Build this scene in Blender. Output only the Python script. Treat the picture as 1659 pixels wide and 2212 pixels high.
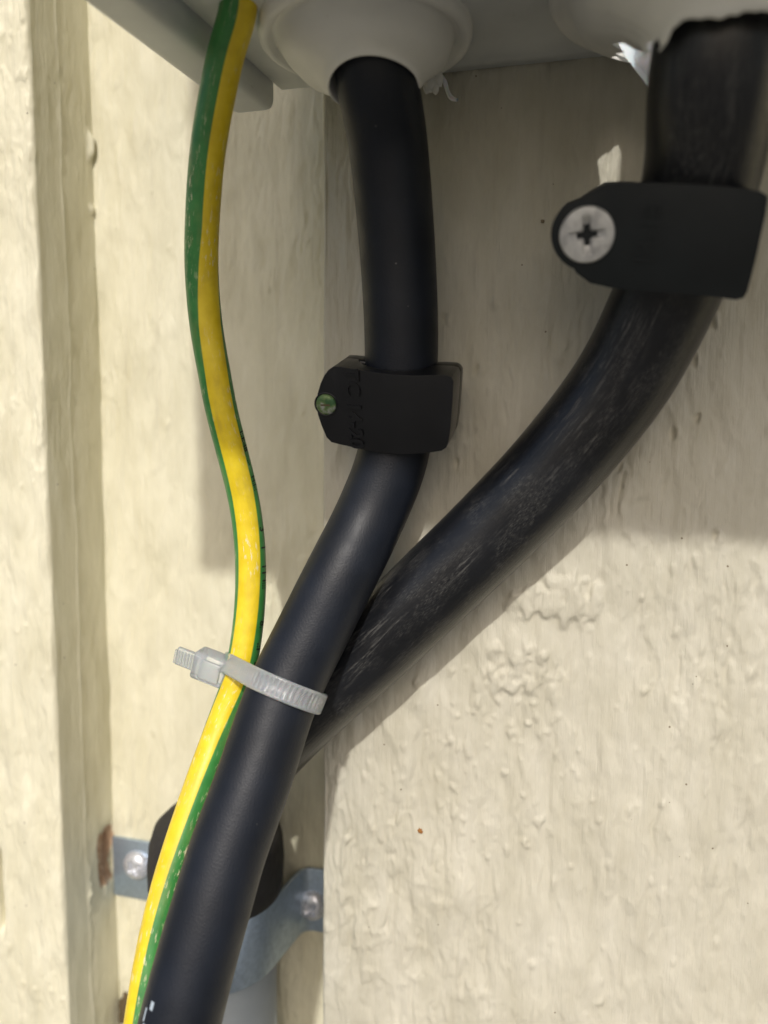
import bpy, bmesh, math, random
import numpy as np
from mathutils import Vector, Matrix

random.seed(7)
rng = np.random.default_rng(11)
scene = bpy.context.scene
C = scene.collection
for o in list(bpy.data.objects):
    bpy.data.objects.remove(o)

# ------------------------------------------------------------------ camera
BASE = 1.45                       # height of the camera above the ground, metres
F, CX, CY = 1661.0, 829.5, 1106.0
g = Vector((697 - CX, 15606 - CY, F)).normalized()
xn = CX + F * math.tan(math.radians(14.5))
yn = CY - (F * F + (xn - CX) * (697 - CX)) / (15606 - CY)
Nn = Vector((xn - CX, yn - CY, F)).normalized()
Ww = g.cross(Nn)
CAM = Vector((0, -0.175, BASE))
right = Vector((Ww.x, Nn.x, -g.x)); down = Vector((Ww.y, Nn.y, -g.y)); fwd = Vector((Ww.z, Nn.z, -g.z))
cd = bpy.data.cameras.new('camera')
cam = bpy.data.objects.new('camera', cd); C.objects.link(cam); scene.camera = cam
m = Matrix.Identity(4)
for i in range(3):
    m[i][0] = right[i]; m[i][1] = -down[i]; m[i][2] = -fwd[i]; m[i][3] = CAM[i]
cam.matrix_world = m
cd.sensor_fit = 'AUTO'; cd.sensor_width = 36.0; cd.lens = F / 2212.0 * 36.0
cd.clip_start = 0.01; cd.clip_end = 2000
cd.dof.use_dof = True; cd.dof.focus_distance = 0.167; cd.dof.aperture_fstop = 9.0

# ------------------------------------------------------------------ light
SX, SY, SZ = 0.106, -1.0, 0.82     # towards the sun
sd = Vector((SX, SY, SZ)).normalized()
w = bpy.data.worlds.new('World'); scene.world = w; w.use_nodes = True
nt = w.node_tree; nt.nodes.clear()
sky = nt.nodes.new('ShaderNodeTexSky'); sky.sky_type = 'NISHITA'; sky.sun_disc = False
sky.sun_elevation = math.asin(sd.z); sky.sun_rotation = math.atan2(sd.x, sd.y)
sky.air_density = 0.85; sky.dust_density = 4.0; sky.ozone_density = 0.6
bg = nt.nodes.new('ShaderNodeBackground'); bg.inputs[1].default_value = 0.12
wo = nt.nodes.new('ShaderNodeOutputWorld')
nt.links.new(sky.outputs[0], bg.inputs[0]); nt.links.new(bg.outputs[0], wo.inputs[0])
sl = bpy.data.lights.new('sun', 'SUN'); sl.energy = 2.45; sl.angle = math.radians(1.5); sl.color = (1.0, 0.97, 0.92)
so = bpy.data.objects.new('sun', sl); C.objects.link(so)
so.rotation_euler = sd.to_track_quat('Z', 'Y').to_euler()
scene.view_settings.view_transform = 'Standard'; scene.view_settings.look = 'None'
scene.view_settings.exposure = 0.0; scene.view_settings.gamma = 1.0

# ------------------------------------------------------------------ helpers
def ray(px, py):
    c = Vector((px - CX, py - CY, F))
    return right * c.x + down * c.y + fwd * c.z
def P(px, py, y):
    d = ray(px, py); return CAM + d * ((y - CAM.y) / d.y)
def PZ(px, py, z):
    d = ray(px, py); return CAM + d * ((z + BASE - CAM.z) / d.z)
def on_plane(px, py, O, n):
    d = ray(px, py); return CAM + d * ((O - CAM).dot(n) / d.dot(n))

def tag(o, label=None, cat=None, group=None, kind=None):
    if label: o['label'] = label
    if cat: o['category'] = cat
    if group: o['group'] = group
    if kind: o['kind'] = kind
    return o
def empty(name, loc):
    o = bpy.data.objects.new(name, None); C.objects.link(o); o.location = loc
    o.empty_display_size = 0.01
    bpy.context.view_layer.update()
    return o
def mesh_np(name, verts, quads, mat, parent=None, smooth=True, uvs=None, attrs=None):
    me = bpy.data.meshes.new(name)
    v = np.asarray(verts, dtype=np.float64); q = np.asarray(quads, dtype=np.int32)
    org = Vector((0, 0, 0))
    if parent is None:
        c = v.mean(0); org = Vector(c); v = v - c
    else:
        v = v - np.array(parent_origin(parent))
    me.vertices.add(len(v)); me.vertices.foreach_set('co', v.astype(np.float32).ravel())
    me.loops.add(q.size); me.loops.foreach_set('vertex_index', q.ravel())
    me.polygons.add(len(q)); me.polygons.foreach_set('loop_start', np.arange(0, q.size, q.shape[1], dtype=np.int32))
    me.polygons.foreach_set('use_smooth', np.full(len(q), smooth))
    if uvs is not None:
        uvl = me.uv_layers.new(name='UVMap'); uvl.data.foreach_set('uv', np.asarray(uvs, dtype=np.float32).ravel())
    if attrs:
        for k, a in attrs.items():
            at = me.attributes.new(k, 'FLOAT', 'POINT'); at.data.foreach_set('value', np.asarray(a, dtype=np.float32))
    me.update(calc_edges=True); me.validate()
    me.materials.append(mat)
    o = bpy.data.objects.new(name, me); C.objects.link(o)
    if parent is None: o.location = org
    else: o.parent = parent
    return o
def parent_origin(p):
    r = Vector((0, 0, 0))
    while p is not None:
        r += p.location; p = p.parent
    return r
def from_bm(name, bm, mat, parent=None, smooth=True, bevel=0, bevel_seg=3, cutters=None, org=None, angle=35, sub=0):
    """bm holds world coordinates"""
    base = parent_origin(parent) if parent is not None else (org if org is not None else sum((v.co for v in bm.verts), Vector()) / max(1, len(bm.verts)))
    bmesh.ops.translate(bm, verts=bm.verts, vec=-Vector(base))
    bmesh.ops.recalc_face_normals(bm, faces=bm.faces)
    for f in bm.faces: f.smooth = smooth
    me = bpy.data.meshes.new(name); bm.to_mesh(me); bm.free()
    me.materials.append(mat)
    o = bpy.data.objects.new(name, me); C.objects.link(o)
    if parent is not None: o.parent = parent
    else: o.location = base
    mods = False
    if cutters:
        for cbm in cutters:
            bmesh.ops.translate(cbm, verts=cbm.verts, vec=-Vector(base))
            bmesh.ops.recalc_face_normals(cbm, faces=cbm.faces)
            cm = bpy.data.meshes.new('cut'); cbm.to_mesh(cm); cbm.free()
            co = bpy.data.objects.new('cut', cm); C.objects.link(co)
            co.parent = o.parent; co.location = o.location
            bo = o.modifiers.new('b', 'BOOLEAN'); bo.object = co; bo.operation = 'DIFFERENCE'; bo.solver = 'EXACT'
            o['_c'] = 1; mods = True
    if bevel:
        bv = o.modifiers.new('bev', 'BEVEL'); bv.width = bevel; bv.segments = bevel_seg; bv.limit_method = 'ANGLE'; bv.angle_limit = math.radians(angle)
        bv.use_clamp_overlap = True; mods = True
    if sub:
        s_ = o.modifiers.new('s', 'SUBSURF'); s_.levels = sub; s_.render_levels = sub; mods = True
    if mods:
        bpy.context.view_layer.update()
        dg = bpy.context.evaluated_depsgraph_get()
        nm = bpy.data.meshes.new_from_object(o.evaluated_get(dg))
        cuts = [mm.object for mm in o.modifiers if mm.type == 'BOOLEAN']
        o.modifiers.clear(); o.data = nm
        nm.materials.clear(); nm.materials.append(mat)
        for p_ in nm.polygons: p_.material_index = 0
        for c_ in cuts: bpy.data.objects.remove(c_)
        if '_c' in o: del o['_c']
        if smooth:
            nm.polygons.foreach_set('use_smooth', [True] * len(nm.polygons))
            try: nm.set_sharp_from_angle(angle=math.radians(50))
            except Exception: pass
    return o

def catmull(pts, n):
    pts = [np.array(p, float) for p in pts]
    pts = [2 * pts[0] - pts[1]] + pts + [2 * pts[-1] - pts[-2]]
    out = []
    for i in range(1, len(pts) - 2):
        p0, p1, p2, p3 = pts[i - 1:i + 3]
        for k in range(n):
            t = k / n
            out.append(.5 * ((2 * p1) + (-p0 + p2) * t + (2 * p0 - 5 * p1 + 4 * p2 - p3) * t * t + (-p0 + 3 * p1 - 3 * p2 + p3) * t ** 3))
    out.append(pts[-2])
    return np.array(out)

class Path:
    """centre line with frames: angle 0 faces -y (out of the wall), positive to +x"""
    def __init__(s, pts, n=12, step=None):
        s.p = catmull(pts, n)
        d0 = np.concatenate([[0], np.cumsum(np.linalg.norm(np.diff(s.p[:, :3], axis=0), axis=1))])
        if d0[-1] > .05:
            tt = np.linspace(0, d0[-1], int(d0[-1] / .0008)); s.p = np.stack([np.interp(tt, d0, s.p[:, i]) for i in range(4)], 1)
        for _ in range(24 if d0[-1] > .05 else 3):
            q = s.p.copy(); q[1:-1, :] = (s.p[:-2] + 2 * s.p[1:-1] + s.p[2:]) / 4; s.p = q
        s.T = np.gradient(s.p[:, :3], axis=0); s.T /= np.linalg.norm(s.T, axis=1)[:, None]
        o = np.array([0, -1., 0]); s.A = o - (s.T @ o)[:, None] * s.T
        s.A /= np.linalg.norm(s.A, axis=1)[:, None]
        s.B = np.cross(s.T, s.A)
        flip = np.sign(s.B[:, 0].sum()); s.B *= flip
        d = np.linalg.norm(np.diff(s.p[:, :3], axis=0), axis=1); s.s = np.concatenate([[0], np.cumsum(d)])
    def at(s, l, th, off=0.0):
        f = lambda a: np.array([np.interp(l, s.s, a[:, i]) for i in range(3)])
        c = f(s.p); A = f(s.A); B = f(s.B); r = np.interp(l, s.s, s.p[:, 3])
        return c + (A * math.cos(th) + B * math.sin(th)) * (r + off)
    def near_row(s, py):                       # arclength where the path passes a height
        best = None
        for i in range(len(s.p)):
            v = Vector(s.p[i, :3]) - CAM
            yy = CY + F * v.dot(down) / v.dot(fwd)
            if best is None or abs(yy - py) < best[0]: best = (abs(yy - py), s.s[i])
        return best[1]
def tube(name, path, mat, parent=None, seg=56, twist=None, cap=True):
    n = len(path.p); th = np.linspace(0, 2 * np.pi, seg, endpoint=False)
    r = path.p[:, 3]
    V = path.p[:, None, :3] + (path.A[:, None, :] * np.cos(th)[None, :, None] + path.B[:, None, :] * np.sin(th)[None, :, None]) * r[:, None, None]
    V = V.reshape(-1, 3)
    i, j = np.meshgrid(np.arange(n - 1), np.arange(seg), indexing='ij'); j2 = (j + 1) % seg
    q = np.stack([i * seg + j, i * seg + j2, (i + 1) * seg + j2, (i + 1) * seg + j], -1).reshape(-1, 4)
    tw = np.zeros(n) if twist is None else twist
    u0 = (th[j] - tw[i]) / (2 * np.pi); u1 = (th[j] + 2 * np.pi / seg - tw[i]) / (2 * np.pi)
    u2 = (th[j] + 2 * np.pi / seg - tw[i + 1]) / (2 * np.pi); u3 = (th[j] - tw[i + 1]) / (2 * np.pi)
    s = path.s
    uv = np.stack([np.stack([u0, s[i]], -1), np.stack([u1, s[i]], -1), np.stack([u2, s[i + 1]], -1), np.stack([u3, s[i + 1]], -1)], 2).reshape(-1, 2)
    return mesh_np(name, V, q, mat, parent, uvs=uv)
def facing(path, i):
    v = np.array(CAM) - path.p[i, :3]; return math.atan2(v @ path.B[i], v @ path.A[i])
def facing_s(path, l):
    return facing(path, int(np.argmin(np.abs(path.s - l))))

# --- noise on numpy arrays
def vnoise(x, y, seed):
    r = np.random.default_rng(seed); G = r.random((256, 256))
    xi = np.floor(x).astype(int); yi = np.floor(y).astype(int); fx = x - xi; fy = y - yi
    fx = fx * fx * fx * (fx * (fx * 6 - 15) + 10); fy = fy * fy * fy * (fy * (fy * 6 - 15) + 10)
    a = G[xi & 255, yi & 255]; b = G[(xi + 1) & 255, yi & 255]; c = G[xi & 255, (yi + 1) & 255]; d = G[(xi + 1) & 255, (yi + 1) & 255]
    return (a * (1 - fx) + b * fx) * (1 - fy) + (c * (1 - fx) + d * fx) * fy - .5
def fbm(x, y, seed, octv=4, gain=.5):
    t = 0; a = 1
    for k in range(octv):
        t = t + a * vnoise(x * 2 ** k + 17.3 * k, y * 2 ** k + 5.1 * k, seed + k); a *= gain
    return t

# ------------------------------------------------------------------ materials
def mat(name, col, rough=.5, metal=0.0, **kw):
    m_ = bpy.data.materials.new(name); m_.use_nodes = True
    b = m_.node_tree.nodes['Principled BSDF']
    b.inputs['Base Color'].default_value = (*col, 1); b.inputs['Roughness'].default_value = rough; b.inputs['Metallic'].default_value = metal
    for k, v in kw.items(): b.inputs[k.replace('_', ' ')].default_value = v
    return m_
class NT:
    def __init__(s, m_): s.m = m_; s.t = m_.node_tree; s.b = s.t.nodes['Principled BSDF']
    def n(s, kind, **kw):
        x = s.t.nodes.new('ShaderNode' + kind)
        for k, v in kw.items():
            if k.startswith('i_'):
                key = k[2:].replace('_', ' ')
                x.inputs[int(key) if key.isdigit() else key].default_value = v
            else: setattr(x, k, v)
        return x
    def l(s, a, b): s.t.links.new(a, b)
    def noise(s, vec, scale, detail=3, rough=.5, dims='3D'):
        x = s.n('TexNoise', i_Scale=scale, i_Detail=detail, i_Roughness=rough); s.l(vec, x.inputs['Vector']); return x.outputs['Fac']
    def ramp(s, fac, stops):
        x = s.n('ValToRGB'); s.l(fac, x.inputs[0]); e = x.color_ramp.elements
        while len(e) < len(stops): e.new(.5)
        for q, (p_, c_) in zip(e, stops): q.position = p_; q.color = (*c_, 1) if len(c_) == 3 else c_
        return x.outputs[0]
    def mapping(s, vec, sc, rot=(0, 0, 0)):
        x = s.n('Mapping'); x.inputs['Scale'].default_value = sc; x.inputs['Rotation'].default_value = rot; s.l(vec, x.inputs[0]); return x.outputs[0]
    def mix(s, fac, a, b):
        x = s.n('Mix', data_type='RGBA')
        for sock, v in ((x.inputs[0], fac), (x.inputs[6], a), (x.inputs[7], b)):
            if hasattr(v, 'links') or hasattr(v, 'is_linked'): s.l(v, sock)
            else: sock.default_value = v if not isinstance(v, tuple) or len(v) == 4 else (*v, 1)
        return x.outputs[2]
    def bump(s, h, dist, strength=1.0, prev=None):
        x = s.n('Bump'); x.inputs['Distance'].default_value = dist; x.inputs['Strength'].default_value = strength
        s.l(h, x.inputs['Height'])
        if prev: s.l(prev, x.inputs['Normal'])
        s.l(x.outputs[0], s.b.inputs['Normal']); return x.outputs[0]

PAINT = (0.70, 0.665, 0.545)
def paint_material(name, PAINT):
    m_ = mat(name, PAINT, .5); k = NT(m_)
    geo = k.n('NewGeometry').outputs['Position']
    a = k.noise(k.mapping(geo, (110, 110, 38)), 1, 6, .62); b = k.noise(k.mapping(geo, (900, 900, 60)), 1, 4)
    col = k.ramp(a, [(.3, (PAINT[0] * .86, PAINT[1] * .85, PAINT[2] * .81)), (.7, (PAINT[0] * 1.04, PAINT[1] * 1.04, PAINT[2] * 1.05))])
    # grime streaks running down the grain, thin and sparse
    st = k.noise(k.mapping(geo, (420, 420, 26)), 1, 5, .6)
    stf = k.ramp(st, [(.56, (0, 0, 0)), (.78, (.24, .24, .24))])
    col = k.mix(stf, col, (.36, .32, .24))
    # pin holes and specks of dirt
    vo = k.n('TexVoronoi', i_Scale=210.0); k.l(geo, vo.inputs['Vector'])
    sp = k.ramp(vo.outputs['Distance'], [(.035, (1, 1, 1)), (.06, (0, 0, 0))])
    sel = k.ramp(vo.outputs['Color'], [(.70, (0, 0, 0)), (.72, (1, 1, 1))])
    mm = k.n('Math', operation='MULTIPLY'); k.l(sp, mm.inputs[0]); k.l(sel, mm.inputs[1])
    col = k.mix(mm.outputs[0], col, (.22, .18, .12))
    # bare wood where the paint is chipped off
    at = k.n('Attribute', attribute_name='chip')
    wood = k.ramp(k.noise(k.mapping(geo, (1500, 1500, 120)), 1, 4), [(.3, (.30, .16, .085)), (.7, (.66, .47, .31))])
    cf = k.ramp(at.outputs['Fac'], [(.45, (0, 0, 0)), (.55, (1, 1, 1))])
    col = k.mix(cf, col, wood)
    k.l(col, k.b.inputs['Base Color'])
    rr = k.ramp(b, [(.3, (.44, .44, .44)), (.7, (.66, .66, .66))]); k.l(rr, k.b.inputs['Roughness'])
    h1 = k.noise(k.mapping(geo, (2600, 2600, 110)), 1, 5, .65)
    n1 = k.bump(h1, .00020, .9)
    n2 = k.bump(k.noise(k.mapping(geo, (1100, 1100, 420)), 1, 4, .6), .00016, .8, n1)
    return m_
M_PAINT = paint_material('cream_paint', (.755, .720, .550))
M_PAINT_R = paint_material('shaded_cream_paint', (.600, .572, .470))  # darker copy of the cream: the right board's dimmer light put into colour

def black_plastic(name, col=(.012, .013, .016), rough=.42, scale=3500, dist=.00004, spec=.5):
    m_ = mat(name, col, rough); k = NT(m_)
    geo = k.n('NewGeometry').outputs['Position']
    v = k.ramp(k.noise(geo, 90, 4), [(.3, tuple(c * .8 for c in col)), (.7, tuple(c * 1.35 for c in col))])
    # dust specks
    vo = k.n('TexVoronoi', i_Scale=520.0); k.l(geo, vo.inputs['Vector'])
    sp = k.ramp(vo.outputs['Distance'], [(.05, (1, 1, 1)), (.09, (0, 0, 0))])
    sel = k.ramp(vo.outputs['Color'], [(.86, (0, 0, 0)), (.88, (.8, .8, .8))])
    mm = k.n('Math', operation='MULTIPLY'); k.l(sp, mm.inputs[0]); k.l(sel, mm.inputs[1])
    k.l(k.mix(mm.outputs[0], v, (.22, .21, .20)), k.b.inputs['Base Color'])
    k.l(k.ramp(k.noise(geo, 220, 3), [(.3, (rough * .88,) * 3), (.7, (rough * 1.12,) * 3)]), k.b.inputs['Roughness'])
    k.b.inputs['Specular IOR Level'].default_value = spec
    k.bump(k.noise(geo, scale, 2), dist, .8)
    return m_
M_CABLE = black_plastic('matt_black_sheath', (.0065, .0090, .0150), .48, 2600, .00006, .36)
M_CLIP = black_plastic('black_clip_plastic', (.0055, .0060, .0075), .32, 2600, .00004, .5)
M_CLIP_G = black_plastic('grey_black_clip_plastic', (.0065, .0090, .0100), .50, 1800, .00002, .32)
M_RUBBER = black_plastic('black_rubber', (.022, .020, .018), .75, 900, .0002)

def scratched():
    m_ = black_plastic('scratched_black_sheath', (.0070, .0078, .0098), .34, 2200, .00003, .52); k = NT(m_)
    uv = k.n('UVMap').outputs[0]
    sc = k.noise(k.mapping(uv, (95, 95, 1)), 1, 6, .66)
    big = k.noise(k.mapping(uv, (7, 26, 1)), 1, 3)
    a = k.ramp(sc, [(.52, (0, 0, 0)), (.60, (1, 1, 1))]); b_ = k.ramp(big, [(.47, (0, 0, 0)), (.60, (1, 1, 1))])
    mm = k.n('Math', operation='MULTIPLY'); k.l(a, mm.inputs[0]); k.l(b_, mm.inputs[1])
    fine = k.noise(k.mapping(uv, (260, 300, 1)), 1, 4, .7); fr = k.ramp(fine, [(.40, (0, 0, 0)), (.58, (1, 1, 1))])
    m2 = k.n('Math', operation='MULTIPLY'); k.l(mm.outputs[0], m2.inputs[0]); k.l(fr, m2.inputs[1])
    old = k.b.inputs['Base Color'].links[0].from_socket
    k.l(k.mix(m2.outputs[0], old, (.085, .084, .080)), k.b.inputs['Base Color'])
    dn = k.noise(k.mapping(uv, (420, 700, 1)), 1, 5, .7); df = k.ramp(dn, [(.50, (0, 0, 0)), (.60, (.8, .8, .8))])
    dm = k.ramp(k.noise(k.mapping(uv, (9, 60, 1)), 1, 4, .6), [(.46, (0, 0, 0)), (.60, (1, 1, 1))])
    m3 = k.n('Math', operation='MULTIPLY'); k.l(df, m3.inputs[0]); k.l(dm, m3.inputs[1])
    k.l(k.mix(m3.outputs[0], k.b.inputs['Base Color'].links[0].from_socket, (.075, .074, .070)), k.b.inputs['Base Color'])
    r0 = k.n('Math', operation='MULTIPLY_ADD', i_1=.4, i_2=.30); k.l(m2.outputs[0], r0.inputs[0]); k.l(r0.outputs[0], k.b.inputs['Roughness'])
    prev = k.b.inputs['Normal'].links[0].from_socket
    k.bump(sc, .00012, .5, prev)
    return m_
M_SCR = scratched()

def wire_material():
    m_ = mat('green_yellow_insulation', (.8, .6, .02), .36); k = NT(m_)
    uv = k.n('UVMap').outputs[0]; sep = k.n('SeparateXYZ'); k.l(uv, sep.inputs[0])
    fr = k.n('Math', operation='WRAP', i_1=.5, i_2=-.5); k.l(sep.outputs[0], fr.inputs[0])
    ab = k.n('Math', operation='ABSOLUTE'); k.l(fr.outputs[0], ab.inputs[0])
    st = k.ramp(ab.outputs[0], [(.117, (1, 1, 1)), (.126, (0, 0, 0))])
    geo = k.n('NewGeometry').outputs['Position']
    ny = k.noise(geo, 300, 4)
    yel = k.ramp(ny, [(.3, (.74, .54, .012)), (.7, (.86, .66, .03))])
    grn = k.ramp(ny, [(.3, (.035, .20, .045)), (.7, (.06, .27, .065))])
    col = k.mix(st, grn, yel)
    # pale scuffs and dried paint flecks
    sc = k.noise(k.mapping(uv, (30, 340, 1)), 1, 5, .65); sf = k.ramp(sc, [(.56, (0, 0, 0)), (.64, (.8, .8, .8))])
    reg = k.ramp(k.noise(k.mapping(uv, (2.5, 30, 1)), 1, 2), [(.46, (0, 0, 0)), (.58, (1, 1, 1))])
    mm = k.n('Math', operation='MULTIPLY'); k.l(sf, mm.inputs[0]); k.l(reg, mm.inputs[1])
    col = k.mix(mm.outputs[0], col, (.80, .74, .50))
    gm = k.ramp(k.noise(k.mapping(uv, (5, 70, 1)), 1, 6, .7), [(.50, (0, 0, 0)), (.75, (.35, .35, .35))])
    col = k.mix(gm, col, (.35, .27, .10))
    k.l(col, k.b.inputs['Base Color'])
    k.bump(k.noise(geo, 900, 3), .00005, .7)
    return m_
M_WIRE = wire_material()

def grey_plastic(name, col, rough=.5, **kw):
    m_ = mat(name, col, rough, **kw); k = NT(m_)
    geo = k.n('NewGeometry').outputs['Position']
    c = k.ramp(k.noise(geo, 70, 5), [(.3, tuple(x * .90 for x in col)), (.7, tuple(min(1, x * 1.05) for x in col))])
    gr = k.ramp(k.noise(geo, 420, 5, .7), [(.66, (0, 0, 0)), (.80, (.5, .5, .5))])
    k.l(k.mix(gr, c, (.30, .25, .18)), k.b.inputs['Base Color'])
    k.bump(k.noise(geo, 1500, 2), .00003, .6)
    return m_
M_BOX = grey_plastic('light_grey_box_plastic', (.64, .66, .65), .42)
M_GROM = grey_plastic('pale_grey_rubber', (.80, .80, .76), .55)
M_FLAP = mat('torn_white_membrane', (.80, .81, .86), .35, Transmission_Weight=.0, Subsurface_Weight=.35, Subsurface_Scale=.003)
M_PIPE = grey_plastic('grey_pvc', (.36, .39, .39), .4)
M_NYLON = mat('translucent_nylon', (.88, .92, .95), .26, Subsurface_Weight=.12, Subsurface_Scale=.001, Transmission_Weight=.78, IOR=1.45)
M_INK = mat('black_ink', (.008, .010, .008), .6)
M_INKW = mat('pale_ink', (.42, .50, .58), .5)
def metal(name, col, rough, bumpd=.00004, stain=None):
    m_ = mat(name, col, rough, .75); k = NT(m_)
    geo = k.n('NewGeometry').outputs['Position']
    n_ = k.noise(geo, 700, 4, .6)
    c = k.ramp(n_, [(.3, tuple(x * .82 for x in col)), (.65, col)])
    if stain: c = k.mix(k.ramp(k.noise(geo, 330, 4), [(.50, (0, 0, 0)), (.66, (.8, .8, .8))]), c, stain)
    k.l(c, k.b.inputs['Base Color']); k.l(k.ramp(n_, [(.3, (rough * 1.3,) * 3), (.7, (rough * .8,) * 3)]), k.b.inputs['Roughness'])
    k.bump(n_, bumpd, .6)
    return m_
M_SCREW = metal('dull_zinc', (.62, .62, .60), .46, .00007, (.34, .34, .34))
M_SCREW2 = metal('bright_zinc', (.72, .74, .80), .25, .00002)
for q_, v_ in ((M_SCREW, .35), (M_SCREW2, .55)): q_.node_tree.nodes['Principled BSDF'].inputs['Metallic'].default_value = v_
M_GALV = metal('galvanised_steel', (.46, .56, .68), .40)
M_GSCREW = mat('green_oxidised_head', (.10, .22, .08), .5, .3)
_k = NT(M_GSCREW); _g = _k.n('NewGeometry').outputs['Position']
_k.l(_k.ramp(_k.noise(_g, 380, 4), [(.38, (.04, .11, .04)), (.48, (.13, .20, .07)), (.56, (.34, .36, .34))]), _k.b.inputs['Base Color'])
M_RUST = mat('rust_brown', (.30, .13, .03), .8)
M_FLECK = mat('grime_brown', (.20, .16, .10), .8)
M_KNOT = mat('dark_knot_wood', (.10, .07, .035), .8)
M_GROUND = mat('dark_gravel', (.11, .105, .09), .9)
_k = NT(M_GROUND); _g = _k.n('NewGeometry').outputs['Position']
_k.l(_k.ramp(_k.noise(_g, 30, 5, .7), [(.3, (.075, .073, .064)), (.7, (.155, .150, .132))]), _k.b.inputs['Base Color'])

# ------------------------------------------------------------------ ground
bm = bmesh.new(); bmesh.ops.create_grid(bm, x_segments=8, y_segments=8, size=400)
tag(from_bm('ground', bm, M_GROUND, org=Vector((0, 0, 0))), kind='structure')

# ------------------------------------------------------------------ painted board wall
def cr(px, py, y): return P(px, py, y)
def graded(a, b, da, db, fine, coarse):
    """values from a to b, fine inside [da,db], coarse outside"""
    out = []
    if a < da: out += list(np.arange(a, min(da, b), coarse))
    if da < b: out += list(np.arange(max(a, da), min(b, db), fine))
    if b > db: out += list(np.arange(max(db, a), b, coarse))
    out.append(b); return np.unique(np.round(out, 7))
def blobs(S, Zz, items):
    h = np.zeros_like(S); s1 = S.mean(1); z1 = Zz.mean(0)
    for (s0, z0, rs, rz, ht) in items:
        ms = (np.abs(s1 - s0) < rs * 2.6 + .0012); mz = (np.abs(z1 - z0) < rz * 2.6 + .002)
        if not ms.any() or not mz.any(): continue
        I = np.ix_(ms, mz)
        d = ((S[I] - s0) / rs) ** 2 + ((Zz[I] - z0) / rz) ** 2
        h[I] += ht * np.exp(-d * d * .9)
    return h
def board(name, parent, x0, x1, yf, yb, dx, dz=(-.215, .135), seed=0, extra=None, chipf=None, amp=1.0, nb=600, mt=None):
    r = .0009
    # profile: back-left, up the left side, round the corner, front, round, right side
    prof = []
    def add(x, y, s): prof.append((x, y, s))
    s = 0
    L = []
    ns = 60
    for t in np.linspace(0, 1, ns)[:-1]: L.append((x0, yb + (yf + r - yb) * t))
    for a in np.linspace(0, math.pi / 2, 6)[:-1]: L.append((x0 + r - r * math.cos(a), yf + r - r * math.sin(a)))
    for x in graded(x0 + r, x1 - r, dx[0], dx[1], .00036, .004)[:-1]: L.append((x, yf))
    for a in np.linspace(0, math.pi / 2, 6)[:-1]: L.append((x1 - r + r * math.sin(a), yf + r - r * math.cos(a)))
    for t in np.linspace(0, 1, ns): L.append((x1, yf + r + (yb - yf - r) * t))
    L = np.array(L)
    d = np.linalg.norm(np.diff(L, axis=0), axis=1); sarc = np.concatenate([[0], np.cumsum(d)])
    T = np.gradient(L, axis=0); T /= np.maximum(1e-9, np.linalg.norm(T, axis=1))[:, None]
    Nm = np.stack([T[:, 1], -T[:, 0]], 1)
    zz = graded(-1.40, 1.15, dz[0], dz[1], .00055, .03)
    S, Zz = np.meshgrid(sarc, zz, indexing='ij'); X = np.repeat(L[:, :1], len(zz), 1); Y = np.repeat(L[:, 1:], len(zz), 1)
    k = 1000.
    SS = S + .0008 * fbm(S * 90, Zz * 60, seed + 50, 2)
    wx = SS + .0016 * fbm(S * 160, Zz * 110, seed + 60, 3); wz = Zz + .0030 * fbm(S * 130, Zz * 70, seed + 61, 3)
    h = .9e-3 * fbm(SS * 38, Zz * 22, seed + 1, 3)
    h += .78e-3 * fbm(wx * 210, wz * 62, seed + 9, 4, .55)
    dens = np.clip(.5 + 1.6 * fbm(S * 34, Zz * 24, seed + 77, 3), 0.08, 1.3)
    h += .34e-3 * fbm(wx * 1000, wz * 75, seed + 15, 3) * dens
    h += .16e-3 * fbm(wx * 700, wz * 420, seed + 16, 3) * dens
    # ropey lumps of thick paint
    n1 = fbm(wx * 380, wz * 210, seed + 21, 3); h += .95e-3 * np.clip(n1 - .20, 0, .22) * dens
    n2 = fbm(wx * 520, wz * 150, seed + 25, 3); h -= .8e-3 * np.clip(n2 - .30, 0, .2) * dens
    g2 = fbm(SS * 480, Zz * 9, seed + 33, 2); h += .22e-3 * np.clip(g2 - .22, 0, .3)
    # bristle grooves
    g1 = fbm(SS * 620, Zz * 18, seed + 31, 2); h -= .34e-3 * np.clip(g1 - .38, 0, .3)
    items = []
    rr = np.random.default_rng(seed + 5)
    ls = sarc[-1]
    for _ in range(nb):
        q = rr.random(); a = .00022 + .00045 * rr.random() ** 2
        items.append((rr.random() * ls, dz[0] + rr.random() * (dz[1] - dz[0]), a, a * (1 + 1.6 * rr.random()), a * (.20 + .45 * rr.random())))
    h += blobs(wx, wz, items)
    h = h * (1 - .78 * np.clip((np.abs(Nm[:, :1]) - .1) * 1.6, 0, 1))
    if extra is not None: h += extra(X, Zz, S)
    h *= amp * 1.2
    side = (np.abs(Nm[:, 0]) > .5)[:, None]
    V = np.stack([X + Nm[:, :1] * h, Y + Nm[:, 1:] * h, Zz + BASE], -1).reshape(-1, 3)
    a, b_ = len(L), len(zz)
    i, j = np.meshgrid(np.arange(a - 1), np.arange(b_ - 1), indexing='ij')
    q = np.stack([i * b_ + j, (i + 1) * b_ + j, (i + 1) * b_ + j + 1, i * b_ + j + 1], -1).reshape(-1, 4)
    chip = np.zeros(V.shape[0]) if chipf is None else chipf(X, Y, Zz).ravel()
    return mesh_np(name, V, q, mt or M_PAINT, parent, attrs={'chip': chip})

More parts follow.
